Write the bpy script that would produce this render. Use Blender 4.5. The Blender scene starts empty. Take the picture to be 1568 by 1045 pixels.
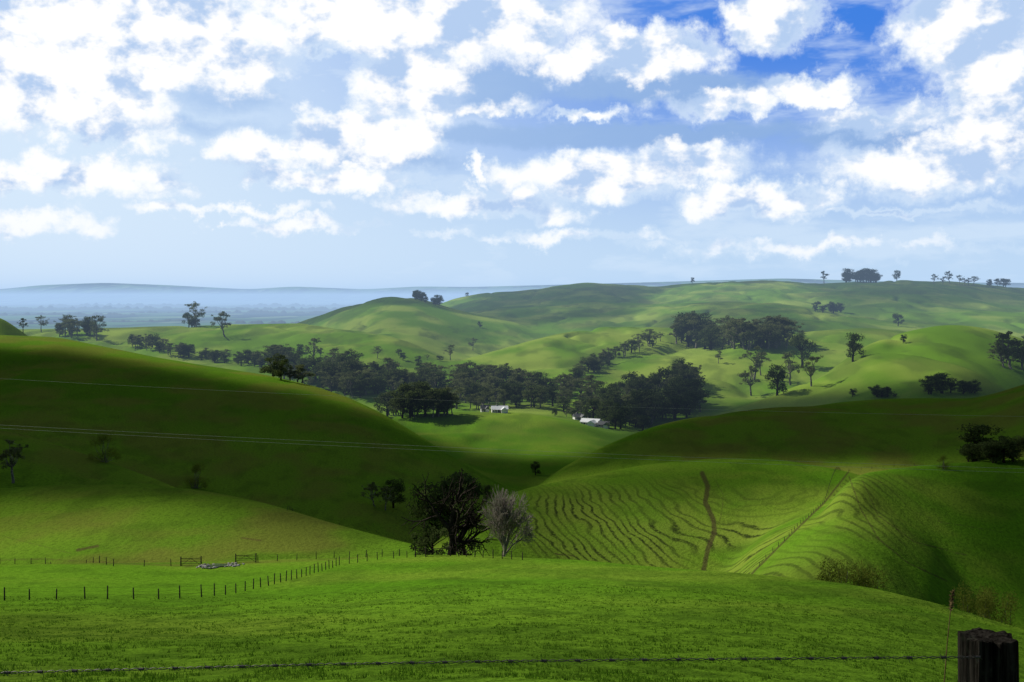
import bpy, math, random, bmesh
import numpy as np
from mathutils import Vector
random.seed(7); rng=np.random.default_rng(7)
F=1742.0; U0=784.0; HV=458.0
scene=bpy.context.scene
scene.view_settings.view_transform='Standard'
scene.view_settings.look='None'
SUN_AZ=math.radians(-62); SUN_EL=math.radians(40)
S=np.array([math.sin(SUN_AZ)*math.cos(SUN_EL), math.cos(SUN_AZ)*math.cos(SUN_EL), math.sin(SUN_EL)])

# ---------------------------------------------------------------- noise
def _hash(ix,iy,seed):
    n=(ix.astype(np.int64)*374761393+iy.astype(np.int64)*668265263+seed*1442695041)&0x7fffffff
    n=((n^(n>>13))*1274126177)&0x7fffffff
    n=n^(n>>16)
    return (n&0xffff)/65535.0
def vnoise(x,y,seed=0):
    ix=np.floor(x); iy=np.floor(y); fx=x-ix; fy=y-iy
    fx=fx*fx*fx*(fx*(fx*6-15)+10); fy=fy*fy*fy*(fy*(fy*6-15)+10)
    a=_hash(ix,iy,seed); b=_hash(ix+1,iy,seed); c=_hash(ix,iy+1,seed); d=_hash(ix+1,iy+1,seed)
    return (a*(1-fx)+b*fx)*(1-fy)+(c*(1-fx)+d*fx)*fy*1.0
def fbm(x,y,o=4,seed=0):
    s=0;a=.5;t=0
    for i in range(o):
        s=s+a*vnoise(x,y,seed+i*17); t+=a; a*=.5; x=x*2.03+5.1; y=y*2.03+1.7
    return s/t*2-1

# ---------------------------------------------------------------- terrain
UG=np.arange(-1400,3000,4.0)
def smooth(a,sig):
    k=np.arange(-int(3*sig),int(3*sig)+1); w=np.exp(-k*k/(2*sig*sig)); w/=w.sum()
    p=np.pad(a,len(k)//2,mode='edge'); return np.convolve(p,w,'valid')
LAY=[]
def layer(pts,sf,sb,r,sig=5):
    pts=list(pts)
    if pts[0][0]>-800: pts.insert(0,(pts[0][0]-150,pts[0][1]+150,pts[0][2])); pts.insert(0,(pts[0][0]-500,pts[0][1]+900,pts[0][2]))
    if pts[-1][0]<2300: pts.append((pts[-1][0]+150,pts[-1][1]+150,pts[-1][2])); pts.append((pts[-1][0]+500,pts[-1][1]+900,pts[-1][2]))
    p=np.array(pts,float)
    v=smooth(np.interp(UG,p[:,0],p[:,1]),sig); D=smooth(np.interp(UG,p[:,0],p[:,2]),8)
    m=np.clip((v-HV)/F,0,sb*.9)
    z=-(v-HV)/F*D - r*(sb-np.sqrt(sb*sb-m*m))
    LAY.append((z,D,sf,sb,r))
L0=np.array([(-1400,880,120),(-800,872,130),(0,868,170),(300,862,185),(500,856,180),(640,851,175),(740,853,165),(860,858,155),(1000,868,145),(1150,879,135),(1300,900,120),(1400,920,110),(1500,950,100),(1568,972,95),(1800,1040,80),(2400,1150,70),(3000,1180,70)],float)
L0v=smooth(np.interp(UG,L0[:,0],L0[:,1]),8); L0D=smooth(np.interp(UG,L0[:,0],L0[:,2]),8)
L0z=-(L0v-HV)/F*L0D
layer([(-1400,790,300),(-200,762,300),(0,750,290),(100,743,285),(200,742,280),(300,751,270),(400,770,255),(500,799,235),(600,825,215),(660,838,200),(740,858,190),(800,885,180),(900,950,180)],.02,.40,25)
layer([(560,930,300),(640,850,310),(700,800,320),(740,772,340),(800,747,370),(900,725,400),(1000,707,420),(1100,700,430),(1200,702,420),(1300,722,400),(1400,770,380),(1500,850,360)],.23,.45,60)
layer([(1180,930,280),(1230,830,290),(1280,752,310),(1310,724,330),(1400,712,360),(1500,708,370),(1568,704,380),(1800,700,380),(2400,720,380)],.24,.45,40,4)
layer([(1120,940,240),(1160,885,245),(1200,852,250),(1250,820,260),(1300,795,270),(1360,790,280),(1420,820,280),(1500,900,270)],.2,.12,40,4)
layer([(-1400,630,440),(0,656,430),(50,668,425),(150,701,410),(260,740,380),(350,785,350),(450,850,330)],.22,.45,30)
layer([(-1400,500,900),(0,512,850),(80,516,850),(150,530,830),(250,551,800),(350,568,780),(420,579,760),(480,592,740),(530,605,720),(580,627,690),(620,655,660),(680,690,620),(760,740,580),(850,800,550)],.17,.30,90,4)
layer([(740,830,470),(780,780,500),(850,722,540),(930,680,580),(1000,652,610),(1100,627,640),(1200,616,660),(1300,609,670),(1400,607,670),(1500,600,660),(1568,580,650),(1700,560,650),(2400,540,650)],.2,.35,80)
layer([(500,700,850),(590,642,880),(640,634,900),(750,633,920),(830,638,900),(880,650,880),(930,670,850),(980,700,820),(1040,740,800)],.15,.2,60)
layer([(1050,665,1000),(1120,630,1020),(1200,602,1050),(1260,575,1100),(1300,548,1150),(1340,522,1200),(1400,504,1250),(1450,496,1270),(1500,500,1270),(1540,512,1250),(1600,530,1250),(2400,560,1200)],.16,.25,70,4)
layer([(800,610,1300),(900,590,1350),(1000,562,1400),(1050,545,1450),(1130,522,1550),(1200,511,1600),(1260,506,1650),(1320,502,1650),(1400,507,1650),(1500,540,1600)],.15,.2,90)
layer([(640,600,1400),(700,555,1500),(760,538,1550),(840,516,1650),(880,507,1700),(930,502,1750),(1000,500,1800),(1060,503,1800),(1120,507,1750),(1200,520,1700)],.15,.2,90)
layer([(-1400,505,1900),(-100,505,1900),(100,502,1900),(180,500,1900),(300,497,1900),(400,496,1900),(480,495,1850),(540,503,1800),(600,518,1700),(650,538,1600),(690,558,1500),(740,590,1400)],.1,.2,90)
layer([(-1400,470,1100),(-100,474,1100),(0,484,1100),(20,497,1100),(45,514,1100),(90,545,1100)],.15,.25,60,2)
layer([(400,520,2600),(460,494,2600),(500,480,2600),(540,466,2600),(590,453,2650),(640,456,2650),(680,469,2600),(720,482,2500),(760,492,2500),(800,505,2400)],.10,.2,100,3)
layer([(640,500,2800),(700,486,2800),(780,479,2900),(860,474,2900),(950,472,2900),(1040,466,2700),(1120,464,2600),(1200,468,2500),(1260,478,2400),(1320,492,2300),(1360,505,2200),(1450,530,2100)],.1,.2,120)
layer([(1300,520,2300),(1380,495,2400),(1440,486,2500),(1500,482,2500),(1568,480,2500),(2400,470,2500)],.1,.2,120)
layer([(590,500,3600),(650,474,3600),(700,457,3600),(740,449,3600),(800,447,3600),(850,438,3700),(900,433,3700),(960,436,3700),(1010,438,3700),(1060,434,3600),(1130,431,3600),(1190,429,3600),(1240,434,3500),(1330,432,3500),(1400,431,3500),(1480,435,3500),(1568,442,3500),(2400,440,3500)],.1,.2,150,3)
layer([(-1400,445,45000),(0,445,45000),(60,438,45000),(160,434,45000),(260,438,45000),(380,445,45000),(450,440,45000),(560,445,45000),(640,440,45000),(720,441,45000),(1000,433,45000),(1200,427,45000),(1400,433,45000),(2400,440,45000)],.1,.1,2000,3)

def ss(a,b,x):
    t=np.clip((x-a)/(b-a),0,1); return t*t*(3-2*t)
def H(u,D):
    u,D=np.broadcast_arrays(np.asarray(u,float),np.asarray(D,float))
    x=(u-U0)/F*D; y=D
    dc=np.interp(u,UG,L0D); zc=np.interp(u,UG,L0z)
    t=np.clip(D/dc,0,1)
    f0=-1.7*(1-t)+zc*t-10.5*(dc/170)*t*(1-t)
    d=np.maximum(D-dc,0)
    f0=f0-.15*d-.4*(np.sqrt(d*d+15**2)-15)
    floor=-108-42*ss(1500,4500,D)
    k=.006*D+.35
    k=np.where(D<420,np.minimum(k,.8+.012*np.maximum(D-300,0)),k)
    fl=floor+(3+9*ss(3000,9000,D))*fbm(x/(120+D*.12),y/(120+D*.12),2,5)
    m=np.maximum(f0,fl)
    hs=[f0,fl]
    for (z,DD,sf,sb,r) in LAY:
        dd=D-np.interp(u,UG,DD); s=np.where(dd<0,sf,sb)
        h=np.interp(u,UG,z)-s*(np.sqrt(dd*dd+r*r)-r)
        hs.append(h); m=np.maximum(m,h)
    acc=0
    for h in hs: acc=acc+np.exp(np.clip((h-m)/k,-40,0))
    out=m+k*np.log(acc)
    mask=ss(120,300,D)
    out=out+mask*np.minimum(.003*D,2.0)*fbm(x/95,y/95,3,1)+np.clip(.003*(D-800),0,7)*fbm(x/420,y/420,4,2)*ss(8000,5000,D)
    out=out+(1-mask)*ss(3,30,D)*.35*fbm(x/22,y/22,3,3)
    g=fbm(x/170+.4*fbm(x/110,y/110,2,9),y/260,3,11)
    out=out-ss(380,700,D)*ss(6000,3000,D)*np.minimum(.0045*D,6)*np.exp(-(g/.13)**2)
    return out
def vof(z,D): return HV-z*F/D
DM=np.concatenate([np.geomspace(2,200,500),np.geomspace(201,5200,2600)])
def ground(u,v,dmin=0):
    z=H(np.full_like(DM,u),DM); vv=vof(z,DM)
    ok=(vv<=v)&(DM>dmin)&(DM<4600)
    if ok.any(): i=int(np.argmax(ok))
    else: i=int(np.argmin(np.where((DM>dmin)&(DM<4200),vv,1e9)))
    return DM[i],z[i]
def P(u,v,D): return Vector(((u-U0)/F*D,D,-(v-HV)/F*D))
def G(u,D): return Vector(((u-U0)/F*D,D,float(H(u,D))))

def mesh_np(name,verts,faces,mat,smoothf=True,nside=4):
    me=bpy.data.meshes.new(name); verts=np.asarray(verts,np.float32); faces=np.asarray(faces,np.int32)
    me.vertices.add(len(verts)); me.vertices.foreach_set('co',verts.ravel())
    n=faces.shape[1]
    me.loops.add(faces.size); me.loops.foreach_set('vertex_index',faces.ravel())
    me.polygons.add(len(faces)); me.polygons.foreach_set('loop_start',np.arange(0,faces.size,n,dtype=np.int32))
    if smoothf: me.polygons.foreach_set('use_smooth',np.ones(len(faces),bool))
    me.update(calc_edges=True)
    if mat: me.materials.append(mat)
    return me
def addobj(name,data,parent=None,loc=None):
    o=bpy.data.objects.new(name,data); scene.collection.objects.link(o)
    if parent: o.parent=parent
    if loc is not None: o.location=loc
    return o

# ---------------------------------------------------------------- node helpers
class NT:
    def __init__(s,tree): s.t=tree; s.n=tree.nodes; s.l=tree.links; s.dim='3D'
    def new(s,t,**k):
        n=s.n.new(t)
        for a,b in k.items(): setattr(n,a,b)
        return n
    def inp(s,sock,val):
        if isinstance(val,bpy.types.NodeSocket): s.l.new(val,sock)
        else: sock.default_value=val
    def math(s,op,a,b=None,c=None,clamp=False):
        n=s.new('ShaderNodeMath',operation=op,use_clamp=clamp); s.inp(n.inputs[0],a)
        if b is not None: s.inp(n.inputs[1],b)
        if c is not None: s.inp(n.inputs[2],c)
        return n.outputs[0]
    def vm(s,op,a,b=None,c=None):
        n=s.new('ShaderNodeVectorMath',operation=op); s.inp(n.inputs[0],a)
        if b is not None: s.inp(n.inputs[1],b)
        if c is not None: s.inp(n.inputs[2],c)
        return n.outputs['Value'] if op in('LENGTH','DOT_PRODUCT') else n.outputs[0]
    def noise(s,vec,scale,detail=4,rough=.5,dist=0):
        n=s.new('ShaderNodeTexNoise',noise_dimensions=s.dim); s.inp(n.inputs['Vector'],vec); n.inputs['Scale'].default_value=scale
        n.inputs['Detail'].default_value=detail; n.inputs['Roughness'].default_value=rough; n.inputs['Distortion'].default_value=dist
        return n.outputs['Fac']
    def mix(s,f,a,b,bt='MIX'):
        n=s.new('ShaderNodeMix',data_type='RGBA',blend_type=bt); s.inp(n.inputs[0],f); s.inp(n.inputs[6],a); s.inp(n.inputs[7],b)
        return n.outputs[2]
    def mr(s,v,a,b,c=0,d=1,smooth=True):
        n=s.new('ShaderNodeMapRange',interpolation_type='SMOOTHSTEP' if smooth else 'LINEAR'); s.inp(n.inputs[0],v)
        for i,q in enumerate((a,b,c,d)): s.inp(n.inputs[i+1],q)
        return n.outputs[0]
    def attr(s,name):
        n=s.new('ShaderNodeAttribute',attribute_name=name); return n.outputs['Fac']
def newmat(name):
    m=bpy.data.materials.new(name); m.use_nodes=True; t=NT(m.node_tree); m.node_tree.nodes.clear()
    o=t.new('ShaderNodeOutputMaterial'); return m,t,o
def C(r,g,b): return (r,g,b,1)
def simple(name,c1,c2,scale=5,rough=.8,metal=0,trans=0,bump=0,detail=3,foliage=False):
    m,t,o=newmat(name)
    co=t.new('ShaderNodeNewGeometry').outputs['Position']
    f=t.mr(t.noise(co,scale,detail,.6),.3,.7)
    if foliage:
        oi=t.new('ShaderNodeObjectInfo').outputs['Random']; f=t.math('MULTIPLY_ADD',f,.65,t.math('MULTIPLY',oi,.5))
    col=t.mix(f,C(*c1),C(*c2))
    if rough>=.8 and not bump: b=t.new('ShaderNodeBsdfDiffuse'); t.inp(b.inputs[0],col)
    else:
        b=t.new('ShaderNodeBsdfPrincipled'); t.inp(b.inputs['Base Color'],col); b.inputs['Roughness'].default_value=rough; b.inputs['Metallic'].default_value=metal
        b.inputs['Specular IOR Level'].default_value=.25
    if bump:
        bn=t.new('ShaderNodeBump'); bn.inputs['Strength'].default_value=.8; bn.inputs['Distance'].default_value=bump
        t.inp(bn.inputs['Height'],t.noise(co,scale*2,6,.7)); t.l.new(bn.outputs[0],b.inputs['Normal'])
    if trans>0:
        tr=t.new('ShaderNodeBsdfTranslucent'); t.inp(tr.inputs[0],col); mx=t.new('ShaderNodeMixShader'); mx.inputs[0].default_value=trans
        t.l.new(b.outputs[0],mx.inputs[1]); t.l.new(tr.outputs[0],mx.inputs[2]); t.l.new(mx.outputs[0],o.inputs[0])
    else: t.l.new(b.outputs[0],o.inputs[0])
    return m

# ---------------------------------------------------------------- terrain mesh
cols=np.concatenate([np.linspace(-1350,-12,70,endpoint=False),np.linspace(-12,1580,820,endpoint=False),np.linspace(1580,2900,70)])
rows=np.concatenate([np.geomspace(.8,26,50,endpoint=False),np.geomspace(26,200,270,endpoint=False),np.geomspace(200,1300,470,endpoint=False),np.geomspace(1300,5000,260,endpoint=False),np.geomspace(5000,75000,90)])
UU,DD=np.meshgrid(cols,rows)
ZZ=H(UU,DD); XX=(UU-U0)/F*DD; VV=vof(ZZ,DD)
verts=np.stack([XX,DD,ZZ],-1).reshape(-1,3)
nr,nc=UU.shape
i=np.arange(nr-1)[:,None]*nc+np.arange(nc-1)[None,:]
faces=np.stack([i,i+1,i+nc+1,i+nc],-1).reshape(-1,4)

m,t,o=newmat('grass_ground'); t.dim='2D'
pos=t.new('ShaderNodeNewGeometry').outputs['Position']
big=t.attr('big'); med=t.attr('med'); fine=t.noise(pos,.9,4,.65); tiny=t.noise(pos,5.0,2,.7)
col=t.mix(big,C(.080,.200,.010),C(.138,.262,.018))
col=t.mix(t.math('MULTIPLY',med,.6),col,C(.185,.260,.028))
col=t.mix(t.math('MULTIPLY',t.attr('tussock'),.6),col,C(.045,.095,.010))
col=t.mix(t.mr(fine,.30,.55,.5,0),col,C(.035,.085,.006))
col=t.mix(t.mr(tiny,.30,.55,.35,0),col,C(.03,.075,.005))
col=t.mix(t.attr('lime'),col,t.mix(med,C(.100,.195,.016),C(.220,.295,.048)))
col=t.mix(t.math('MULTIPLY',t.attr('patch'),.5),col,C(.050,.085,.018))
ph=t.attr('phase'); tm=t.attr('terrace')
sn=t.math('SINE',t.math('MULTIPLY_ADD',fine,2.4,t.math('MULTIPLY',ph,2*math.pi/2.9)))
brk=t.mr(fine,.30,.52)
line=t.math('MULTIPLY',t.math('MULTIPLY',t.mr(sn,.15,1.0),tm),brk)
col=t.mix(t.math('MULTIPLY',tm,.45),col,C(.20,.24,.040))
col=t.mix(t.math('MULTIPLY',line,.95),col,C(.024,.036,.010))
dirt=t.attr('dirt')
dm=t.mr(t.math('ADD',dirt,t.math('MULTIPLY_ADD',fine,.9,-.45)),.3,.7)
col=t.mix(t.math('MULTIPLY',dm,.8),col,t.mix(tiny,C(.03,.026,.012),C(.085,.065,.03)))
dry=t.attr('dry')
col=t.mix(t.math('MULTIPLY',dry,t.math('MULTIPLY_ADD',med,.75,.25)),col,C(.12,.115,.025))
sep=t.new('ShaderNodeSeparateXYZ'); t.l.new(pos,sep.inputs[0])
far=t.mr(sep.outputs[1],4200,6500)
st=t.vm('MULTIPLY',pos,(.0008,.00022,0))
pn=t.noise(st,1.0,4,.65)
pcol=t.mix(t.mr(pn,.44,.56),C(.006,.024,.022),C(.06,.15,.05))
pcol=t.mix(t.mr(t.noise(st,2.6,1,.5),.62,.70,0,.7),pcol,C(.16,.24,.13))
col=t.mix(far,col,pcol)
b=t.new('ShaderNodeBsdfDiffuse'); t.inp(b.inputs[0],col)
hgt=t.math('MULTIPLY_ADD',fine,.40,t.math('MULTIPLY',tiny,.06))
bn=t.new('ShaderNodeBump'); bn.inputs['Strength'].default_value=.9; bn.inputs['Distance'].default_value=1.0; t.inp(bn.inputs['Height'],hgt)
t.l.new(bn.outputs[0],b.inputs['Normal'])
t.l.new(b.outputs[0],o.inputs[0])
terr=mesh_np('terrain',verts,faces,m)
def addattr(me,name,arr):
    a=me.attributes.new(name,'FLOAT','POINT'); a.data.foreach_set('value',np.asarray(arr,np.float32).ravel())
addattr(terr,'big',ss(-.35,.35,fbm(XX/170,DD/170,4,101)))
fm=ss(700,1100,DD)
addattr(terr,'med',ss(-.3,.45,fbm(XX/22,DD/22,4,111)*(1-fm)+fm*fbm(XX/75,DD/110,5,112)))
tus=ss(.02,.45,fbm(XX/7,DD/9,3,131))*.6+ss(.0,.4,fbm(XX/1.7,DD/3.0,3,133))*.6*ss(170,90,DD)
addattr(terr,'tussock',np.clip(tus,0,1)*ss(900,500,DD))
pt=ss(.05,.40,fbm(XX/26,DD/60,4,141))*.8+ss(.18,.40,fbm(XX/110,DD/200,3,143))*.8
addattr(terr,'patch',np.clip(pt,0,1)*ss(450,1000,DD)*ss(6000,4500,DD))
c1=P(1085,700,480)
ph1=np.sqrt(((XX-c1.x)/.30)**2+(DD-c1.y)**2+60**2)*.34
ph2=XX*1.0+.06*DD
gul_u=np.interp(VV,[715,760,820,880],[1305,1270,1210,1150])
right=ss(-4,4,UU-gul_u)
warp=6.5*fbm(XX/34,DD/34,3,121)+1.6*fbm(XX/8,DD/8,2,122)
phase=ph1*(1-right)+(ph2*.8)*right+warp*(1-.55*right)
nn=fbm(XX/60,DD/60,3,21); n2_=fbm(XX/18,DD/18,3,23)
zone=(DD>235)&(DD<450)
m1=zone*ss(765,840,UU)*ss(718,790,VV+14*nn)*(1-right)*(1-.25*ss(1150,1250,UU))
m2=zone*right*ss(720,735,VV)*(ss(1500,1290,UU+60*nn)*.7)
terrace=np.clip(m1+m2,0,1)*np.clip(.78+1.1*n2_+.3*nn,.1,1)
addattr(terr,'phase',phase); addattr(terr,'terrace',np.clip(terrace,0,1))
dirt=np.zeros_like(UU)
def tr(pts,w,dlo,dhi,amp=1):
    global dirt
    best=np.full(UU.shape,1e9)
    for (a,b) in zip(pts[:-1],pts[1:]):
        ax,ay=a; bx,by=b; L=(bx-ax)**2+(by-ay)**2
        q=np.clip(((UU-ax)*(bx-ax)+(VV-ay)*(by-ay))/L,0,1)
        best=np.minimum(best,np.hypot(UU-(ax+q*(bx-ax)),VV-(ay+q*(by-ay))))
    dirt=np.maximum(dirt,amp*np.exp(-(best/w)**2)*((DD>dlo)&(DD<dhi)))
tr([(1075,725),(1084,745),(1080,770),(1092,795),(1094,815),(1084,840),(1080,860),(1076,880)],4.5,240,460,.95)
tr([(1095,735),(1108,760),(1104,790),(1096,815)],2,240,460,.5)
tr([(1300,722),(1262,770),(1205,825),(1150,880)],2.2,240,460,.7)
tr([(1300,730),(1318,780),(1345,825),(1390,862),(1450,890)],2.0,200,460,.65)
tr([(1320,735),(1345,790),(1400,830),(1480,850)],1.8,200,460,.6)
tr([(1345,735),(1380,775),(1440,800),(1540,815)],1.6,200,460,.5)
tr([(1200,655),(1300,675),(1380,700)],2,400,700,.5)
tr([(1120,690),(1200,672),(1290,680),(1360,700)],1.8,400,700,.45)
tr([(118,843),(150,836)],3,150,300,.8); tr([(370,824),(400,828)],2,150,300,.8)
tr([(0,858),(60,856),(170,862),(300,868),(360,862)],3,140,300,.5)
tr([(0,820),(60,835),(110,848)],2,140,300,.5)
tr([(850,848),(880,852)],2,200,400,.7)
addattr(terr,'dirt',dirt)
dry=.6*ss(0,1,(DD>175)*1.0)*ss(310,240,DD)*ss(700,500,UU)+.6*((DD>450)&(DD<700))*ss(900,1100,UU)+.5*((DD>380)&(DD<860))*ss(760,500,UU)
addattr(terr,'dry',np.clip(dry,0,1))
addattr(terr,'lime',ss(800,1100,DD)*.85)
addobj('terrain',terr)

# ---------------------------------------------------------------- trees
mt_dark=simple('foliage_dark',(.028,.044,.015),(.090,.120,.036),.35,.8,0,.3,detail=1,foliage=True)
mt_euc=simple('foliage_gum',(.050,.066,.026),(.17,.195,.075),.3,.8,0,.38,detail=1,foliage=True)
mt_olive=simple('foliage_olive',(.08,.11,.012),(.17,.20,.03),.5,.8,0,.4,detail=1,foliage=True)
mt_bark=simple('bark',(.08,.07,.06),(.26,.24,.20),2,.9)
mt_barkd=simple('bark_dark',(.012,.010,.008),(.04,.034,.028),2,.9)
mt_twig=simple('twig_grey',(.15,.13,.11),(.30,.26,.23),1,.9)
def tube(V,Fc,p0,p1,r0,r1,n=6):
    p0=np.array(p0,float);p1=np.array(p1,float); d=p1-p0; L=np.linalg.norm(d)+1e-9; d/=L
    a=np.cross(d,[.3,.9,.2]); a/=np.linalg.norm(a)+1e-9; b2=np.cross(d,a)
    base=len(V)
    for p,r in((p0,r0),(p1,r1)):
        for k in range(n):
            an=2*math.pi*k/n; V.append(p+r*(math.cos(an)*a+math.sin(an)*b2))
    for k in range(n):
        k2=(k+1)%n; Fc.append((base+k,base+k2,base+n+k2,base+n+k))
def limb(V,Fc,p0,p1,r0,r1,seg=4,wob=.06,n=6):
    p0=np.array(p0,float);p1=np.array(p1,float);L=np.linalg.norm(p1-p0); prev=p0; pts=[p0]
    for s in range(1,seg+1):
        f=s/seg; p=p0+(p1-p0)*f+(rng.normal(0,wob*L,3)*(1 if s<seg else 0)); tube(V,Fc,prev,p,r0+(r1-r0)*(s-1)/seg,r0+(r1-r0)*f,n); prev=p; pts.append(p)
    return pts
def leaves(center,rad,n,size,flat=.75):
    d=rng.normal(size=(n,3)); d/=np.linalg.norm(d,axis=1)[:,None]
    rr=rng.uniform(.25,1.0,n)**.6*(1+.25*rng.normal(size=n)*.6)
    c=np.array(center)+d*rr[:,None]*np.array([rad,rad,rad*flat])
    a=rng.normal(size=(n,3)); a/=np.linalg.norm(a,axis=1)[:,None]
    b=np.cross(a,rng.normal(size=(n,3))); b/=np.linalg.norm(b,axis=1)[:,None]+1e-9
    s=(size*rng.uniform(.5,1.4,n))[:,None]
    q=np.stack([c-a*s,c-b*s*.45,c+a*s,c+b*s*.45],1)
    return q.reshape(-1,3)
def build_tree(name,kind,seed):
    global rng
    rng=np.random.default_rng(seed)
    V=[];Fc=[];LV=[]
    Hh=10.0
    if kind=='gum':
        th=Hh*rng.uniform(.28,.4); lean=rng.normal(0,.5,2)
        top=(lean[0],lean[1],th); limb(V,Fc,(0,0,-.6),top,.34,.22,4,.02,7)
        nb=rng.integers(9,13)
        for k in range(nb):
            an=2*math.pi*k/nb*2.4+rng.uniform(-.4,.4); zz=rng.uniform(.36,.9)*Hh; rr=rng.uniform(1.0,3.6)*math.sqrt(max(.1,1-((zz/Hh-.52)/.5)**2))
            if k==0: zz=.9*Hh; rr=.4
            e=(lean[0]+rr*math.cos(an),lean[1]+rr*math.sin(an),zz)
            limb(V,Fc,top,e,.15,.04,3,.07,5)
            R=rng.uniform(.75,1.4)
            LV.append(leaves(e,R,115,.21,.6))
            for j in range(2):
                e2=np.array(e)+rng.normal(0,1,3)*np.array([1.,1.,.6]); limb(V,Fc,e,e2,.05,.02,2,.05,4); LV.append(leaves(e2,R*.6,42,.18,.6))
        mats=(mt_bark,mt_euc)
    elif kind in('dark','shrub'):
        top=(0,0,Hh*.45); limb(V,Fc,(0,0,-.6),top,.4,.25,3,.02,7)
        W=3.6 if kind=='dark' else 5.2
        for k in range(18):
            an=rng.uniform(0,6.28); zz=rng.uniform(.14 if kind=='shrub' else .22,.88)*Hh; rr=W*math.sqrt(rng.uniform(.05,1))*math.sqrt(max(.1,1-((zz/Hh-.45)/.58)**2))
            e=(rr*math.cos(an),rr*math.sin(an),zz); limb(V,Fc,(0,0,min(zz*.6,4.4)),e,.14,.04,3,.05,5)
            LV.append(leaves(e,rng.uniform(1.0,1.8),160,.25,.75))
        mats=(mt_barkd,mt_dark)
    elif kind=='olive':
        for k in range(16):
            an=rng.uniform(0,6.28); zz=rng.uniform(.12,.85)*Hh; rr=4.6*math.sqrt(rng.uniform(.05,1))*math.sqrt(max(.15,1-(zz/Hh)**2))
            e=(rr*math.cos(an),rr*math.sin(an),zz); limb(V,Fc,(rng.normal(0,.3),rng.normal(0,.3),-.5),e,.12,.03,3,.05,4)
            LV.append(leaves(e,rng.uniform(1.2,2.2),360,.14,.9))
        mats=(mt_bark,mt_olive)
    elif kind in('bare','snag'):
        def rec(p,d,L,r,lev):
            d=d/np.linalg.norm(d); e=p+d*L
            pts=limb(V,Fc,p,e,max(r,.024),max(r*.62,.020),3 if lev<3 else 2,.045,7 if lev<2 else 3)
            if lev>=maxl:
                if kind=='snag' and rng.random()<.07: LV.append(leaves(e,.45,30,.13,.7))
                return
            nch=(3 if lev else 9) if kind=='bare' else (3 if lev else 6)
            for k in range(nch):
                s=rng.uniform(.35,1); q=pts[min(len(pts)-1,int(round(s*(len(pts)-1))))]
                sp=(.42 if lev else .6) if kind=='bare' else .85
                nd=d+rng.normal(0,sp,3); nd[2]+=.15 if kind=='bare' else .05
                rec(q,nd,L*(rng.uniform(.6,.85) if lev or kind=='snag' else rng.uniform(1.3,2.0)),r*.5,lev+1)
            rec(e,d+rng.normal(0,.2,3),L*(.7 if lev or kind=='snag' else 1.7),r*.6,lev+1)
        maxl=5 if kind=='bare' else 4
        rec(np.array([0,0,-.5]),np.array([.03,0,1.]),1.4 if kind=='bare' else 3.2,.24 if kind=='bare' else .55,0)
        mats=(mt_barkd if kind=='snag' else mt_twig, mt_dark)
    V=np.array(V); Fc=np.array(Fc)
    nv=len(V); nf=len(Fc)
    if LV:
        L=np.concatenate(LV); q=np.arange(len(L)).reshape(-1,4)+nv
        V=np.concatenate([V,L]); Fc=np.concatenate([Fc,q])
    zmax=np.percentile(V[:,2],99.7)
    V=V*(10.0/zmax)
    if kind=='bare':
        w=np.percentile(np.hypot(V[:,0],V[:,1]),90); V[:,:2]*=3.9/w
    me=mesh_np(name,V,Fc,mats[0],False); me.materials.append(mats[1])
    mi=np.zeros(len(me.polygons),np.int32); mi[nf:]=1; me.polygons.foreach_set('material_index',mi)
    return me
TM={'gum':[build_tree('gum_tree_mesh','gum',i) for i in range(6)],
    'dark':[build_tree('dark_tree_mesh','dark',20+i) for i in range(4)],
    'shrub':[build_tree('shrub_mesh','shrub',30+i) for i in range(2)],
    'olive':[build_tree('olive_mesh','olive',40+i) for i in range(2)],
    'bare':[build_tree('bare_tree_mesh','bare',53)],'snag':[build_tree('snag_mesh','snag',61)]}
rnd=random.Random(3)
def put(kind,u,D,hgt,name,parent=None,wide=1.0,rot=None):
    me=rnd.choice(TM[kind]); g=G(u,D)
    o=addobj(name,me,parent,(g.x,g.y,g.z-.15)); s=hgt/10
    o.scale=(s*wide,s*wide,s); o.rotation_euler=(0,0,rnd.uniform(0,6.28) if rot is None else rot)
    return o
def tree(kind,u,vb,vt,name=None,wide=1.0,parent=None,dmin=0):
    D,z=ground(u,vb,dmin)
    hgt=max((-(vt-HV)/F*D)-z,(vb-vt)*.8/F*D)
    nm={'gum':'gum_tree','dark':'cypress_tree','shrub':'shrub','olive':'willow_bush','bare':'bare_tree','snag':'old_tree'}[kind]
    return put(kind,u,D,max(hgt,1.5),name or nm,parent,wide)
def treeD(kind,u,vt,D,name,wide=1.0):
    g=G(u,D); return put(kind,u,D,-(vt-HV)/F*D-g.z,name,None,wide)
def grove(name,pts,n,hpx,kinds=('gum','gum','dark'),spread=6,wide=1.15,dmin=0):
    e=addobj(name,None); p=np.array(pts,float); 
    cum=np.concatenate([[0],np.cumsum(np.hypot(np.diff(p[:,0]),np.diff(p[:,1])))])
    for k in range(n):
        s=rnd.uniform(0,cum[-1]); u=np.interp(s,cum,p[:,0])+rnd.uniform(-3,3); v=np.interp(s,cum,p[:,1])+rnd.uniform(-spread,spread)
        D,z=ground(u,v,dmin)
        h=hpx*rnd.uniform(.5,1.2)/F*D
        put(rnd.choice(kinds),u,D,h,'tree_%d'%k,e,wide*rnd.uniform(.85,1.3))
    return e
grove('tree_belt',[(415,575),(480,588),(560,605)],50,36,spread=11,dmin=800)
grove('tree_belt',[(500,580),(620,596),(700,610),(780,612)],92,32,spread=18,dmin=900)
grove('tree_belt',[(590,636),(640,638),(700,636)],26,46,('gum','gum','dark'),spread=4,dmin=800)
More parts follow.
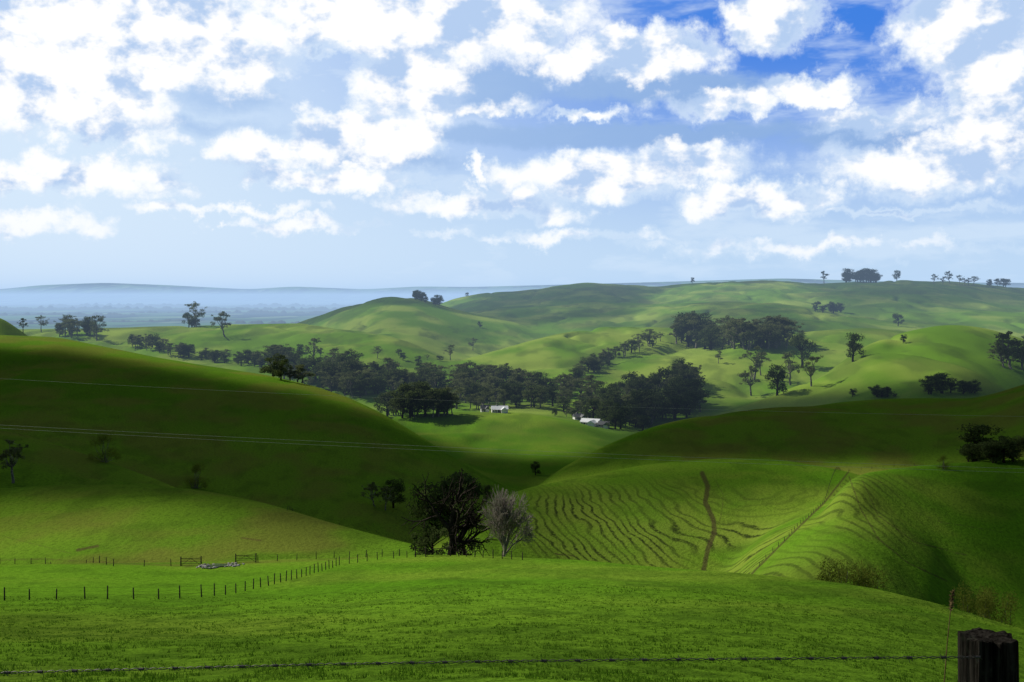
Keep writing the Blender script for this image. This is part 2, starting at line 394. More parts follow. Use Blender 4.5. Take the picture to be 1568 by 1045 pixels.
grove('tree_belt',[(700,604),(800,610),(880,620),(930,635)],90,34,spread=16,dmin=950)
grove('tree_belt',[(930,652),(1000,640),(1075,624)],56,40,('gum','dark'),spread=11,dmin=900)
grove('tree_belt',[(930,618),(1000,610),(1070,600)],40,36,spread=16,dmin=950)
grove('tree_belt',[(850,634),(930,648),(990,657)],18,20,('dark','gum'),spread=4,dmin=930)
grove('tree_belt',[(200,530),(260,541),(330,553),(405,562)],64,18,('dark','gum'),spread=4,dmin=900)
grove('tree_belt',[(870,592),(910,568),(960,545),(1015,522)],44,20,('dark','gum'),spread=4,dmin=1100)
grove('tree_grove',[(1030,528),(1100,530),(1160,530),(1205,530)],64,40,('gum','gum','dark'),spread=7,dmin=1200)
grove('tree_grove',[(632,458),(650,462),(674,470)],13,13,('dark',),spread=1.5,dmin=2000)
grove('tree_grove',[(1290,432),(1320,432),(1345,432)],22,18,('dark',),spread=1,dmin=3000)
grove('tree_grove',[(1245,476),(1265,478),(1290,480)],11,14,('dark',),spread=2,dmin=2000)
grove('tree_grove',[(1425,436),(1490,436)],7,17,('gum',),spread=1,dmin=3000)
grove('tree_grove',[(1515,438),(1540,440)],5,14,('dark',),spread=1,dmin=3000)
grove('tree_grove',[(90,515),(150,515)],14,26,('gum','dark'),spread=3,dmin=1000)
grove('tree_grove',[(285,499),(312,499)],5,20,('dark','gum'),spread=1,dmin=1200)
grove('tree_grove',[(1535,560),(1600,565)],14,55,('dark','gum'),spread=6,dmin=1000)
grove('tree_grove',[(1480,706),(1530,708),(1620,704)],17,48,('dark',),spread=2,wide=1.4)
grove('tree_grove',[(1300,608),(1370,608)],7,15,('shrub','dark'),spread=1,dmin=500)
grove('tree_grove',[(1420,604),(1500,602)],11,26,('dark',),spread=1,wide=1.3,dmin=500)
grove('tree_grove',[(440,548),(620,548),(720,552)],8,13,('gum','dark'),spread=8,dmin=1000)
for a in [('gum',300,499,462),('gum',345,516,477),('gum',480,560,517),('gum',578,549,530),('dark',430,582,548),('gum',724,537,517),('gum',690,552,528),
  ('gum',35,510,487),('gum',63,508,483),('gum',148,522,483),('gum',1155,582,530),('dark',1228,562,512),('gum',1243,592,545),('dark',1190,606,558),
  ('dark',1306,554,510),('dark',1383,526,512),('gum',1100,557,537),('gum',1045,600,556),('dark',1060,434,425),('gum',1262,433,415),('dark',1373,430,414),
  ('dark',1375,500,480),('dark',820,728,706),('gum',575,776,738),('dark',602,778,733),('olive',160,708,662),('olive',300,748,708),('dark',745,772,742),('gum',20,740,672),('gum',590,782,745),('dark',735,502,492),('dark',715,455,448),
  ('gum',1150,606,560),('gum',1210,590,540),('gum',1165,575,540)]:
    tree(*a)
treeD('dark',695,722,400,'cypress_tree',1.1); treeD('dark',668,740,400,'cypress_tree',.9)
treeD('snag',690,728,178,'old_tree',.85)
treeD('shrub',662,795,186,'shrub',.8); treeD('shrub',712,808,186,'shrub',.7)
treeD('bare',772,752,170,'bare_tree',1.0)
treeD('olive',1290,855,160,'willow_bush',.75); treeD('olive',1325,864,158,'willow_bush',.75)
treeD('olive',1490,893,135,'willow_bush',.8); treeD('olive',1530,905,130,'willow_bush',.8)
treeD('olive',1445,697,360,'willow_bush',1.0)
def far_belt(u0,u1,D,h):
    us=np.arange(u0,u1,1.2); n=len(us); x=(us-U0)/F*D
    hh=h*(.25+.75*np.clip(.5+fbm(us/7,us*0+D,4,8),0,1))*np.sin(np.linspace(0.03,math.pi-.03,n))**.3
    Vv=[]
    g=np.array([float(H(a,D)) for a in us])-3
    for k in range(n):
        for (dy,f) in((-D*.004,0),(-D*.002,.8),(0,1),(D*.003,0)): Vv.append((x[k],D+dy,g[k]+hh[k]*f))
    fs=[]
    for k in range(n-1):
        for j in range(3): fs.append((k*4+j,(k+1)*4+j,(k+1)*4+j+1,k*4+j+1))
    addobj('distant_tree_line',mesh_np('distant_tree_line',Vv,fs,mt_dark,False))
for a in [(-200,140,6800,24),(120,330,7600,22),(330,560,7000,26),(-100,230,10500,36),(200,520,12000,44),(-200,400,16000,60),(300,600,15000,55),(60,300,22000,80),(350,560,22000,80)]: far_belt(*a)

# ---------------------------------------------------------------- grass tufts in the paddock
mt_tuft=simple('grass_blade',(.08,.18,.010),(.15,.26,.022),.8,.8,0,.5)
N=38000
Dt=26+(110-26)*rng.random(N)**1.35; ut=rng.uniform(-25,1595,N)
xt=(ut-U0)/F*Dt; zt=H(ut,Dt)
keep=fbm(xt/1.3,Dt/1.3,3,33)>-.05; xt=xt[keep];Dt=Dt[keep];zt=zt[keep]; N=len(xt)
Vt=[];nb=4
sz=rng.uniform(.025,.11,N)*(1+.6*(fbm(xt/5,Dt/5,2,44)))
for k in range(nb):
    an=rng.uniform(0,6.28,N); w=.014+.0003*Dt; le=rng.uniform(.3,1.2,N)*sz
    ox=rng.normal(0,.05,N); oy=rng.normal(0,.05,N); ca=np.cos(an); sa=np.sin(an)
    a=np.stack([xt+ox-sa*w,Dt+oy+ca*w,zt-.03],1); b_=np.stack([xt+ox+sa*w,Dt+oy-ca*w,zt-.03],1); c=np.stack([xt+ox+ca*le,Dt+oy+sa*le,zt+sz],1)
    Vt.append(np.stack([a,b_,c],1))
Vt=np.concatenate(Vt).reshape(-1,3)
addobj('grass',mesh_np('grass',Vt,np.arange(len(Vt)).reshape(-1,3),mt_tuft,False))

# ---------------------------------------------------------------- fences
mt_post=simple('post_wood',(.02,.017,.013),(.07,.06,.048),6,.9)
mt_pwire=simple('power_wire',(.30,.32,.31),(.40,.40,.40),1,.5,.2)
def fence(pts,step,dmin=0,h=1.15,explicit=None,name='post_and_wire_fence'):
    V=[];Fc=[]; base=[]
    for (u,v) in pts:
        D,z=ground(u,v,dmin); base.append((u,D))
    base=np.array(base); xs=(base[:,0]-U0)/F*base[:,1]; ys=base[:,1]
    cum=np.concatenate([[0],np.cumsum(np.hypot(np.diff(xs),np.diff(ys)))])
    tops=[]
    for s in np.arange(0,cum[-1],step):
        s+=rng.uniform(-.2,.2)*step*.4
        x=np.interp(s,cum,xs); y=np.interp(s,cum,ys); u=U0+F*x/y; z=float(H(u,y)); hh=h*rng.uniform(.85,1.1)
        tube(V,Fc,(x,y,z-.3),(x+rng.normal(0,.05),y,z+hh),.075,.06,6); n=len(V); 
        Fc.append((n-6,n-5,n-4,n-3)); Fc.append((n-3,n-2,n-1,n-6))
        tops.append((x,y,z))
    for a,b in zip(tops[:-1],tops[1:]):
        for f in(.35,.65,.95): tube(V,Fc,(a[0],a[1],a[2]+h*f),(b[0],b[1],b[2]+h*f),.006,.006,3)
    addobj(name,mesh_np(name,V,Fc,mt_post,False))
rng=np.random.default_rng(5)
fence([(5,921),(70,919),(135,918),(200,918),(255,918),(310,915),(360,910),(410,898),(460,885),(520,866),(575,858),(640,853)],2.3,60)
fence([(0,864),(70,864),(175,868),(275,868)],4.2,100)
fence([(395,862),(430,860),(510,856),(575,854),(635,852)],3.0,100)
fence([(690,852),(740,855),(800,858)],2.0,100)
fence([(440,782),(520,804),(600,824),(650,836)],4,180,1.0)
fence([(1300,722),(1262,770),(1205,825),(1160,872)],5,240,1.1)
fence([(1300,722),(1400,713),(1500,709)],6,240,1.1)
fence([(0,556),(80,556),(160,552)],8,600,1.1)
def gate(u0,u1,v,h=1.2):
    D,z=ground((u0+u1)/2,v,100); x0=(u0-U0)/F*D; x1=(u1-U0)/F*D
    e=addobj('farm_gate',None); z0=float(H(u0,D)); z1=float(H(u1,D)); V=[];Fc=[]
    for x,zz in((x0,z0),(x1,z1)): tube(V,Fc,(x,D,zz-.4),(x,D,zz+h+.25),.1,.09,8); n=len(V); Fc.append((n-8,n-7,n-6,n-5)); Fc.append((n-5,n-4,n-3,n-8))
    addobj('gate_posts',mesh_np('gate_posts',V,Fc,mt_post,False),e)
    V=[];Fc=[]
    for f in(.12,.35,.58,.8,1.0): tube(V,Fc,(x0,D-.1,z0+h*f),(x1,D-.1,z1+h*f),.03 if f<1 else .05,.03 if f<1 else .05,5)
    tube(V,Fc,(x0,D-.12,z0+.1),((x0+x1)/2,D-.12,(z0+z1)/2+h),.03,.03,5); tube(V,Fc,(x1,D-.12,z1+.1),((x0+x1)/2,D-.12,(z0+z1)/2+h),.03,.03,5)
    addobj('gate_rails',mesh_np('gate_rails',V,Fc,mt_post,False),e)
gate(277,308,868); gate(361,392,863); gate(636,652,853); gate(652,690,853)
D0,z0=ground(335,868,140)
V=[];Fc=[];n=40
c=G(335,D0); 
for k in range(n):
    an=2*math.pi*k/n; r=(1+.3*math.sin(3*an+1)+.15*math.sin(7*an)); x=c.x+2.3*r*math.cos(an); y=c.y+3.5*r*math.sin(an); V.append((x,y,float(H(U0+F*x/y,y))+.12))
me=bpy.data.meshes.new('creek_water'); me.from_pydata(V,[],[list(range(n))]); me.materials.append(simple('water',(.05,.06,.06),(.09,.10,.10),1,.06)); addobj('creek_water',me)
mt_rock=simple('rock',(.2,.19,.18),(.45,.43,.4),3,.9)
bm=bmesh.new()
for k in range(40):
    an=rng.uniform(0,6.28); r=rng.uniform(.6,1.5); x=c.x+2.6*r*math.cos(an); y=c.y+3*r*math.sin(an); zz=float(H(U0+F*x/y,y)); s=rng.uniform(.1,.3)
    g=bmesh.ops.create_icosphere(bm,subdivisions=2,radius=s)
    for v in g['verts']:
        v.co*=1+rng.uniform(-.2,.2); v.co.z*=.7; v.co+=Vector((x,y,zz+.08))
me=bpy.data.meshes.new('creek_stones'); bm.to_mesh(me); me.materials.append(mt_rock); addobj('creek_stones',me)

# ---------------------------------------------------------------- near fence: post, barbed wire, seed stalk
DP=4.3
def near_post(u0,u1,vt,D):
    e=addobj('fence_post',None)
    x0=(u0-U0)/F*D; x1=(u1-U0)/F*D; zt=-(vt-HV)/F*D; zb=float(H((u0+u1)/2,D))-.4; w=x1-x0
    bm=bmesh.new(); n=56; rings=40; R=[]
    for j in range(rings+1):
        f=j/rings; z=zb+(zt-zb)*f; ring=[]
        for k in range(n):
            an=2*math.pi*k/n; c_=math.cos(an); s_=math.sin(an)
            sq=(abs(c_)**5+abs(s_)**5)**(-1/5)
            r=w/2*.97*sq
            gr=.006*math.sin(an*11+math.sin(z*3))+.004*math.sin(an*23+z*2)
            cr=-.05*math.exp(-((an-4.62)/.09)**2)
            r+=gr+cr
            zz=z
            if j==rings: zz+= .006*math.sin(an*5)+.003*math.sin(an*13)
            ring.append(bm.verts.new(((x0+x1)/2+r*c_, D+.09+r*s_, zz)))
        R.append(ring)
    for a,b in zip(R[:-1],R[1:]):
        for k in range(n): bm.faces.new((a[k],a[(k+1)%n],b[(k+1)%n],b[k]))
    top=[bm.verts.new((v.co*.8+Vector(((x0+x1)/2,D+.09,zt+.01))*.2)) for v in R[-1]]
    for k in range(n): bm.faces.new((R[-1][k],R[-1][(k+1)%n],top[(k+1)%n],top[k]))
    bm.faces.new(top)
    me=bpy.data.meshes.new('post_body'); bm.to_mesh(me)
    mm,t,o=newmat('old_post'); tc=t.new('ShaderNodeNewGeometry').outputs['Position']
    sv=t.vm('MULTIPLY',tc,(1,1,.06)); f=t.noise(sv,70,6,.7)
    cc=t.mix(t.mr(f,.35,.7),C(.006,.005,.004),C(.04,.036,.030)); cc=t.mix(t.mr(t.noise(tc,12,3,.6),.55,.7,0,.4),cc,C(.05,.06,.04))
    b=t.new('ShaderNodeBsdfDiffuse'); t.inp(b.inputs[0],cc)
    bb=t.new('ShaderNodeBump'); bb.inputs['Distance'].default_value=.01; t.inp(bb.inputs['Height'],f); t.l.new(bb.outputs[0],b.inputs['Normal']); t.l.new(b.outputs[0],o.inputs[0])
    me.materials.append(mm); addobj('post_body',me,e); return e
near_post(1491,1566,985,DP); near_post(-760,-690,1055,DP)
V=[];Fc=[]
uu=np.arange(-720,1500,2.0); vv=np.interp(uu,[-720,0,500,760,1000,1490],[1060,1028,1015,1010.5,1008,1004])
xs=(uu-U0)/F*DP; zs=-(vv-HV)/F*DP
for ph0 in(0,math.pi):
    pp=[(xs[k],DP+.0035*math.cos(xs[k]*90+ph0)-.02,zs[k]+.0035*math.sin(xs[k]*90+ph0)) for k in range(len(xs))]
    for a,b in zip(pp[:-1],pp[1:]): tube(V,Fc,a,b,.0017,.0017,4)
bx=xs[0]+.05
while bx<xs[-1]:
    z=np.interp(bx,xs,zs)
    for s in(-1,1):
        for q in(-.006,.006):
            a=(bx+q,DP-.02,z); an=rng.uniform(.3,1.2)*s+(math.pi/2); tube(V,Fc,a,(bx+q+.017*math.cos(an)*1.0,DP-.02+rng.uniform(-.012,.012),z+.017*math.sin(an)*s),.0017,.0008,4)
    tube(V,Fc,(bx-.009,DP-.02,z),(bx+.009,DP-.02,z),.0062,.0062,6)
    bx+=.126+rng.normal(0,.003)
addobj('barbed_wire',mesh_np('barbed_wire',V,Fc,simple('barb_wire',(.05,.05,.05),(.11,.10,.09),40,.5,.5),False))
V=[];Fc=[]; D=4.6
pts=[(1444,1600),(1446,1045),(1450,990),(1455,940),(1459,905)]
pp=[P(a,b,D) for a,b in pts]
for k,(a,b) in enumerate(zip(pp[:-1],pp[1:])): tube(V,Fc,a,b,.0028-.0004*k,.0026-.0004*k,5)
for k in range(90):
    f=rng.random(); p=pp[-1]+(pp[-2]-pp[-1])*f*.9
    d=Vector((rng.normal(0,1),rng.normal(0,1),.9)).normalized()*.014; tube(V,Fc,p,p+d,.0025,.0008,3)
addobj('grass_stalk',mesh_np('grass_stalk',V,Fc,simple('stalk',(.10,.07,.03),(.2,.14,.07),30,.9),False))

# ---------------------------------------------------------------- power lines
mt_pole=simple('pole',(.08,.07,.06),(.14,.12,.1),3,.9)
def pline(vL,vM,vR,D0,D1):
    e=addobj('power_line',None); V=[];Fc=[]
    uL,uR=-330,1900; us=np.linspace(uL,uR,50)
    def at(u):
        f=(u-uL)/(uR-uL); D=D0+(D1-D0)*f
        q=np.polyfit([0,800,1568],[vL,vM,vR],2); v=np.polyval(q,u); return P(u,v,D)
    pp=[at(u) for u in us]
    for a,b in zip(pp[:-1],pp[1:]): tube(V,Fc,a,b,.012,.012,4)
    addobj('conductor',mesh_np('conductor',V,Fc,mt_pwire,False),e)
    V=[];Fc=[]
    for p in(pp[0],pp[-1]):
        u=U0+F*p.x/p.y; z=float(H(u,p.y)); tube(V,Fc,(p.x,p.y,z-1),(p.x,p.y,p.z+.4),.2,.13,10); tube(V,Fc,(p.x-1,p.y,p.z-.1),(p.x+1,p.y,p.z-.1),.07,.07,5)
    addobj('poles',mesh_np('poles',V,Fc,mt_pole,False),e)
pline(651,690,718,150,150); pline(656,696,724,154,154); pline(580,618,638,190,190)

# ---------------------------------------------------------------- farmhouses
mt_wall=simple('weatherboard',(.7,.69,.66),(.8,.79,.76),2,.7)
mt_roof=simple('iron_roof',(.62,.64,.66),(.8,.81,.82),1.2,.4,.1)
mt_roofd=simple('iron_roof_dark',(.08,.085,.09),(.14,.14,.15),1.2,.5)
mt_glass=simple('window_glass',(.02,.03,.04),(.05,.06,.07),1,.1)
def box(name,sx,sy,sz,loc,mat,parent,bev=0):
    bm=bmesh.new(); bmesh.ops.create_cube(bm,size=1)
    for v in bm.verts: v.co=Vector((v.co.x*sx,v.co.y*sy,v.co.z*sz))+Vector(loc)
    me=bpy.data.meshes.new(name); bm.to_mesh(me); me.materials.append(mat); return addobj(name,me,parent)
def gable(name,sx,sy,z0,h,mat,parent,ov=.5,loc=(0,0)):
    x=sx/2+ov;y=sy/2+ov;lx,ly=loc
    Vv=[(-x,-y,z0),(x,-y,z0),(x,y,z0),(-x,y,z0),(-x,0,z0+h),(x,0,z0+h)]
    Vv=[(a+lx,b+ly,c) for a,b,c in Vv]
    me=bpy.data.meshes.new(name); me.from_pydata(Vv,[],[(0,1,5,4),(2,3,4,5),(0,4,3),(1,2,5),(0,3,2,1)]); me.materials.append(mat); return addobj(name,me,parent)
def house(u,v,L,W,rot,roof,name='farmhouse',dmin=800):
    D,z=ground(u,v,dmin); e=addobj(name,None,None,G(u,D)); e.rotation_euler=(0,0,rot)
    box('walls',L,W,4.4,(0,0,.8),mt_wall,e); gable('roof',L,W,3.0,2.6,roof,e)
    box('wing',W*.7,W*.9,4.2,(L*.25,-W*.8,.7),mt_wall,e); 
    r=gable('wing_roof',W*.9,W*.7,2.8,2.2,roof,e,.45); r.rotation_euler=(0,0,math.pi/2); r.location=(L*.25,-W*.8,0)
    for k in range(4):
        box('window_%d'%k,1.3,.1,1.3,(-L*.42+k*L*.16,-W/2-.04,1.7),mt_glass,e)
    box('door',1,.1,2.1,(-L*.02,-W/2-.05,1.1),mt_roofd,e); box('chimney',.8,.8,2.2,(-L*.2,.6,5.4),mt_rock,e)
    box('verandah_roof',L*.6,2.2,.12,(-L*.15,-W/2-1.2,2.75),roof,e)
    for k in range(5): box('verandah_post_%d'%k,.12,.12,3.4,(-L*.44+k*L*.145,-W/2-2.2,1.0),mt_wall,e)
house(905,651,16,9,-.45,mt_roof); house(886,643,9,6,.3,mt_roofd,'farm_shed'); house(925,655,9,6,-.2,mt_roofd,'farm_shed')
house(765,632,13,7,.1,mt_roof); house(742,631,6,4,.2,mt_roofd,'farm_shed')

# ---------------------------------------------------------------- added unseen flat sheet overhead, opacity shaped to cast the ground shadows
mu=np.arange(-1400,3000,4.0); mv=np.arange(380,1400,4.0); MU,MV=np.meshgrid(mu,mv); SM=np.zeros_like(MU)
def poly(pts,val,blur=3):
    global SM
    ins=np.zeros(MU.shape,bool); n=len(pts)
    for k in range(n):
        x1,y1=pts[k]; x2,y2=pts[(k+1)%n]
        if y1==y2: continue
        c=((y1>MV)!=(y2>MV))&(MU<(x2-x1)*(MV-y1)/(y2-y1)+x1); ins^=c
    a=ins.astype(float)
    kk=np.arange(-int(3*blur),int(3*blur)+1); w=np.exp(-kk*kk/(2*blur*blur)); w/=w.sum()
    for ax in(0,1):
        pw=[(0,0),(0,0)]; pw[ax]=(len(kk)//2,len(kk)//2); ap=np.pad(a,pw,mode='edge'); out=0; L=a.shape[ax]
        for q,ww in enumerate(w): out=out+ww*(ap[q:q+L] if ax==0 else ap[:,q:q+L])
        a=out
    SM=np.maximum(SM,a*val)
poly([(-1400,540),(0,534),(120,542),(250,564),(420,592),(500,608),(580,635),(620,655),(700,680),(800,698),(900,698),(860,730),(760,785),(700,835),(640,845),(500,812),(300,770),(100,768),(-1400,785)],1,1.2)
poly([(820,745),(930,668),(1100,616),(1300,598),(1568,568),(3000,520),(3000,690),(1568,703),(1300,712),(1100,706),(1000,712),(900,728)],1,1.4)
poly([(730,790),(900,715),(1100,695),(1290,712),(1230,755),(1100,765),(950,765),(830,820),(740,860)],.85,5)
poly([(1420,690),(3000,690),(3000,1000),(1568,965),(1290,905),(1330,855),(1420,810),(1390,730)],.93,5)
poly([(-1400,735),(0,735),(250,735),(450,780),(640,830),(640,848),(400,815),(200,785),(0,815),(-1400,840)],.5,4)
poly([(-1400,945),(0,945),(400,960),(700,1000),(1000,965),(1150,890),(1300,890),(1568,965),(3000,1100),(3000,1390),(-1400,1390)],.48,6)
poly([(-1400,945),(0,945),(250,955),(350,1000),(-1400,1060)],.72,5)
poly([(-1400,1010),(1568,1010),(3000,1100),(3000,1390),(-1400,1390)],.52,4)
poly([(680,440),(1000,425),(1000,470),(900,478),(760,470)],.85,2); poly([(1180,420),(1600,420),(1600,470),(1300,470)],.75,2)
poly([(680,500),(760,500),(760,530),(600,530)],.4,2)
poly([(480,500),(640,470),(660,500),(560,512)],.4,3)
poly([(1040,560),(1130,600),(1100,625),(1000,640),(950,600)],.4,3)
ALT=1500.0
gx=np.arange(-4400,2600,10.0); gy=np.arange(-300,4700,10.0)
GX,GY=np.meshgrid(gx,gy)
zg=np.full(GX.shape,-60.0)
for it in range(5):
    tt=(ALT-zg)/S[2]; hx=GX-S[0]*tt; hy=GY-S[1]*tt
    hy_=np.maximum(hy,3.0); uh=U0+F*hx/hy_; zn=H(np.clip(uh,-1350,2900),hy_); zg=.5*zg+.5*np.where(hy>3,zn,-5)
tt=(ALT-zg)/S[2]; hx=GX-S[0]*tt; hy=np.maximum(GY-S[1]*tt,3.0); uh=U0+F*hx/hy; vh=HV-zg*F/hy
nx=fbm(hx/130,hy/130,4,71)
fu=np.clip((uh+25*nx-mu[0])/4,0,len(mu)-1.01); fv=np.clip((vh+5*nx-mv[0])/4,0,len(mv)-1.01)
iu=fu.astype(int); iv=fv.astype(int); a=fu-iu; b_=fv-iv
den=(SM[iv,iu]*(1-a)+SM[iv,iu+1]*a)*(1-b_)+(SM[iv+1,iu]*(1-a)+SM[iv+1,iu+1]*a)*b_
den=np.maximum(den,.75*ss(.03,.33,fbm(hx/380,hy/520,3,77))*ss(1350,1700,hy))
den=np.where((hy>305)&(hy<470)&(uh<330)&(uh>-1300),np.maximum(den,1),den)
den=np.where(hy<20,.3,den)
den=np.clip(den,0,1)*.97
edge=ss(0,300,GX-gx[0])*ss(0,300,gx[-1]-GX)*ss(0,200,GY-gy[0])*ss(0,300,gy[-1]-GY)
den=den*edge
nr2,nc2=GX.shape
ii=np.arange(nr2-1)[:,None]*nc2+np.arange(nc2-1)[None,:]
fc=np.stack([ii,ii+1,ii+nc2+1,ii+nc2],-1).reshape(-1,4)
dv=den.ravel(); keep=(dv[fc].max(1)>.004); fc=fc[keep]
mc,t,o=newmat('cloud_shadow_sheet')
dn=t.attr('shade_cover'); tp=t.new('ShaderNodeBsdfTransparent'); df=t.new('ShaderNodeBsdfDiffuse'); df.inputs[0].default_value=C(.85,.87,.9)
tl=t.new('ShaderNodeBsdfTranslucent'); tl.inputs[0].default_value=C(.30,.32,.35)
ad=t.new('ShaderNodeMixShader'); ad.inputs[0].default_value=.5; t.l.new(df.outputs[0],ad.inputs[1]); t.l.new(tl.outputs[0],ad.inputs[2])
mx=t.new('ShaderNodeMixShader'); t.l.new(dn,mx.inputs[0]); t.l.new(tp.outputs[0],mx.inputs[1]); t.l.new(ad.outputs[0],mx.inputs[2]); t.l.new(mx.outputs[0],o.inputs[0])
used=np.unique(fc); remap=np.zeros(nr2*nc2,int); remap[used]=np.arange(len(used))
cz=ALT+0*GX
cv=np.stack([GX,GY,cz],-1).reshape(-1,3)[used]
cm=mesh_np('cloud_shadow_sheet',cv,remap[fc],mc); addattr(cm,'shade_cover',dv[used]); addobj('cloud_shadow_sheet',cm)

# ---------------------------------------------------------------- haze over the distance
mh,t,o=newmat('haze')
SIG=7.5e-5
ab=t.new('ShaderNodeVolumeAbsorption'); ab.inputs['Color'].default_value=C(0,0,0); ab.inputs['Density'].default_value=SIG
em=t.new('ShaderNodeEmission'); em.inputs['Color'].default_value=C(.44,.64,.93); em.inputs['Strength'].default_value=SIG
ads=t.new('ShaderNodeAddShader'); t.l.new(ab.outputs[0],ads.inputs[0]); t.l.new(em.outputs[0],ads.inputs[1]); t.l.new(ads.outputs[0],o.inputs['Volume'])
e=box('haze',180000,90000,640,(0,45000+750,-170),mh,None)

# ---------------------------------------------------------------- world
wd=bpy.data.worlds.new('World'); scene.world=wd; wd.use_nodes=True; wd.node_tree.nodes.clear(); t=NT(wd.node_tree); t.dim='2D'
wo=t.new('ShaderNodeOutputWorld')
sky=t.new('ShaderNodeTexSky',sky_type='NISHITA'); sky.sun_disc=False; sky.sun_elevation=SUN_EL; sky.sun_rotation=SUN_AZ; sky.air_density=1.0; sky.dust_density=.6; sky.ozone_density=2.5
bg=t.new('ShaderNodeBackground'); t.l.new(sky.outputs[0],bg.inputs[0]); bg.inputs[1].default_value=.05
tc=t.new('ShaderNodeTexCoord').outputs['Generated']
sp=t.new('ShaderNodeSeparateXYZ'); t.l.new(tc,sp.inputs[0])
az=t.math('ARCTAN2',sp.outputs[0],sp.outputs[1]); el=t.math('ARCSINE',sp.outputs[2])
cb=t.new('ShaderNodeCombineXYZ'); t.l.new(t.math('MULTIPLY',az,10),cb.inputs[0]); t.l.new(t.math('MULTIPLY',el,10),cb.inputs[1]); A=cb.outputs[0]
dn_=t.new('ShaderNodeTexNoise',noise_dimensions='2D'); t.l.new(A,dn_.inputs['Vector']); dn_.inputs['Scale'].default_value=2.4; dn_.inputs['Detail'].default_value=5; dn_.inputs['Roughness'].default_value=.62
WN=t.vm('SUBTRACT',dn_.outputs['Color'],(.5,.5,.5))
W1=t.vm('MULTIPLY_ADD',WN,(.85,.45,0),A)
def ang(u,v):
    px=(u-U0)/F; pz=(HV-v)/F; a=math.atan(px); return a*10, math.atan(pz*math.cos(a))*10
def field(ells,vec):
    cur=None
    for (u,v,ru,rv,wt) in ells:
        ca,ce=ang(u,v); sa=F/(ru*10); se=F/(rv*10)
        q=t.vm('LENGTH',t.vm('MULTIPLY_ADD',vec,(sa,se,0),(-ca*sa,-ce*se,0)))
        d=t.math('MULTIPLY_ADD',q,-wt,wt)
        if cur is None: cur=d
        else: cur=t.math('MAXIMUM',cur,d)
    return cur
E=[(150,45,350,125,2.2),(360,105,90,50,1.5),(60,150,230,75,1.8),(484,80,36,24,1.2),(640,30,300,80,2.2),(800,40,115,62,1.6),(625,130,110,80,1.5),
 (560,215,150,54,2),(400,232,95,40,1.6),(985,85,135,48,2.1),(860,100,70,30,1.1),(740,160,110,18,1.2),(1110,156,105,24,1.5),(900,176,80,12,1.1),(1250,138,90,28,1.7),(1185,25,80,52,1.9),
 (1490,40,115,100,2.1),(1525,150,95,75,2.1),(900,268,160,42,1.8),(1060,250,110,34,1.5),(1150,305,125,34,1.8),(1440,250,190,46,1.8),(1340,190,95,34,1.6),(730,262,20,26,1),
 (100,270,220,36,1.4),(150,210,140,28,1.4),(500,275,180,26,1.3),(730,312,170,26,1.3),(850,330,70,20,1),(450,345,140,18,1),(60,340,120,24,1),(340,345,24,10,.8),(1360,322,150,9,.9),(1250,378,270,14,.7),(350,320,200,14,.9),(850,365,240,12,.7)]
fld=field(E,W1)
str_=t.vm('MULTIPLY_ADD',A,(1,1.4,1),(3.3,1.7,0))
n1=t.noise(str_,2.1,7,.60)
n2=t.noise(t.vm('ADD',str_,(-.14,.34,0)),2.1,4,.55)
fcl=t.math('MAXIMUM',fld,-.8)
d=t.math('MULTIPLY_ADD',t.math('SUBTRACT',n1,.5),1.7,fcl)
alpha=t.mr(d,.05,.85)
soft=t.mr(t.math('MULTIPLY_ADD',t.math('SUBTRACT',n1,.5),1.1,fcl),-.4,.6,0,.8)
n3=t.noise(t.vm('MULTIPLY',A,(.7,2.6,1)),1.1,5,.58)
veil=t.mr(t.math('MULTIPLY_ADD',az,-1.3,t.math('MULTIPLY',el,-.6)),-.35,.5,0,.72)
wisp=t.math('MULTIPLY',t.mr(n3,.44,.66),.5)
band=field([(950,208,440,24,1.3),(1000,135,280,34,1.1),(760,130,150,50,1),(1300,215,160,20,.9),(300,190,260,20,.6),(1520,215,80,20,1),(600,250,300,16,.5),(340,150,140,40,.7),(700,70,160,30,.5)],t.vm('MULTIPLY_ADD',WN,(.9,.25,0),A))
bandm=t.mr(t.math('MULTIPLY_ADD',t.math('SUBTRACT',n3,.5),1.0,band),0,.7,0,.95)
skyc=t.mix(t.mr(el,.0,.235),C(.60,.79,1.0),C(.05,.23,.82))
leftw=t.mr(az,.25,-.42,0,.8)
skyc=t.mix(leftw,skyc,C(.55,.76,1.0))
bgs=t.new('ShaderNodeMixShader')
bgt=t.new('ShaderNodeBackground'); t.inp(bgt.inputs[0],skyc); bgt.inputs[1].default_value=1
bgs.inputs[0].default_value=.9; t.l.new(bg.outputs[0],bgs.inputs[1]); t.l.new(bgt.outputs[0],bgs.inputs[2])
bw=t.new('ShaderNodeBackground'); bw.inputs[0].default_value=C(.76,.88,1); bw.inputs[1].default_value=1
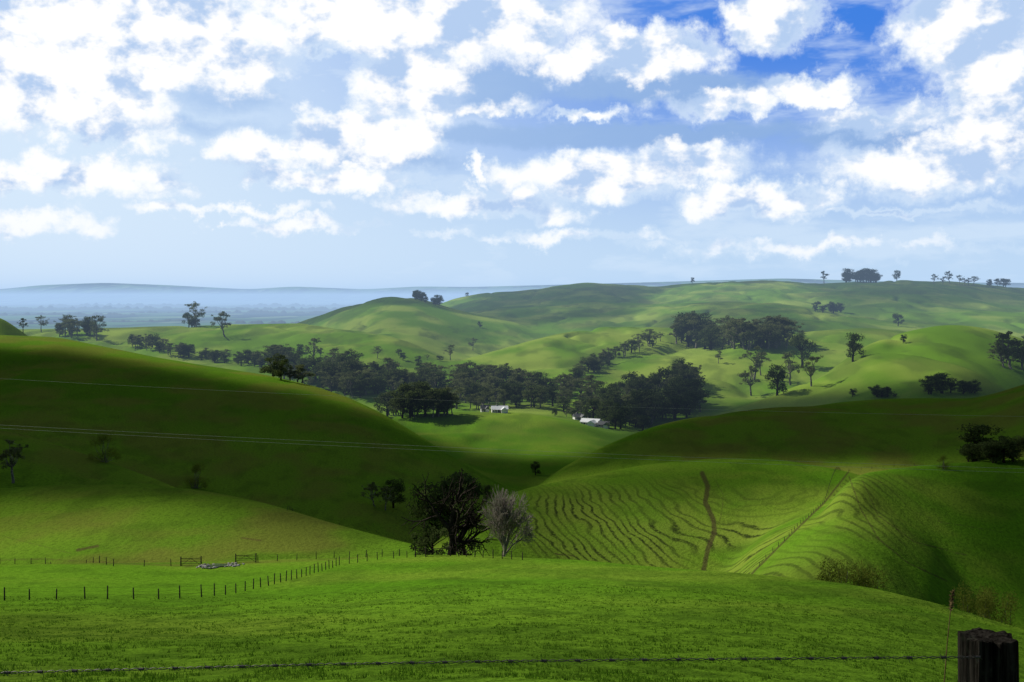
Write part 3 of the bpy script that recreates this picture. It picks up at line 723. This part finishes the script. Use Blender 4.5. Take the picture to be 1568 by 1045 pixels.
m2=t.new('ShaderNodeMixShader'); t.inp(m2.inputs[0],t.math('MAXIMUM',t.math('MAXIMUM',wisp,veil),soft)); t.l.new(bgs.outputs[0],m2.inputs[1]); t.l.new(bw.outputs[0],m2.inputs[2])
bb=t.new('ShaderNodeBackground'); t.inp(bb.inputs[0],t.mix(leftw,C(.27,.44,.76),C(.50,.67,.92))); bb.inputs[1].default_value=1
m1=t.new('ShaderNodeMixShader'); t.inp(m1.inputs[0],bandm); t.l.new(m2.outputs[0],m1.inputs[1]); t.l.new(bb.outputs[0],m1.inputs[2])
lit=t.math('MULTIPLY_ADD',t.math('SUBTRACT',n1,n2),3.0,.56)
lit=t.math('ADD',lit,t.math('MULTIPLY',az,-.4))
cc=t.mix(t.mr(lit,.0,.8),C(.44,.59,.84),C(1.0,1.0,1.0))
bc=t.new('ShaderNodeBackground'); t.inp(bc.inputs[0],cc); bc.inputs[1].default_value=1.05
m3=t.new('ShaderNodeMixShader'); t.inp(m3.inputs[0],t.math('MULTIPLY',alpha,.98)); t.l.new(m1.outputs[0],m3.inputs[1]); t.l.new(bc.outputs[0],m3.inputs[2])
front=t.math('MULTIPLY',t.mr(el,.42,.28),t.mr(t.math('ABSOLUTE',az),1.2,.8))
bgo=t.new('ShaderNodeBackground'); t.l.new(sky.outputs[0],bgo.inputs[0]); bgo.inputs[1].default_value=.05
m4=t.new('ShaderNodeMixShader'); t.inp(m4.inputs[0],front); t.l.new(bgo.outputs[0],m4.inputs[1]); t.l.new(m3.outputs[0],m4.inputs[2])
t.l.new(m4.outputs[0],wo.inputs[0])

# ---------------------------------------------------------------- sun, camera
sd=bpy.data.lights.new('sun','SUN'); sd.energy=5.0; sd.angle=math.radians(.5); sd.color=(1,.95,.84)
so=addobj('sun',sd,None,(0,0,300)); so.rotation_euler=Vector(S).to_track_quat('Z','Y').to_euler()
cd=bpy.data.cameras.new('camera'); cd.sensor_width=36; cd.lens=40.0; cd.shift_y=-64.5/1568; cd.clip_start=.1; cd.clip_end=200000
co=addobj('camera',cd,None,(0,0,0)); co.rotation_euler=(math.radians(90),0,0); scene.camera=co
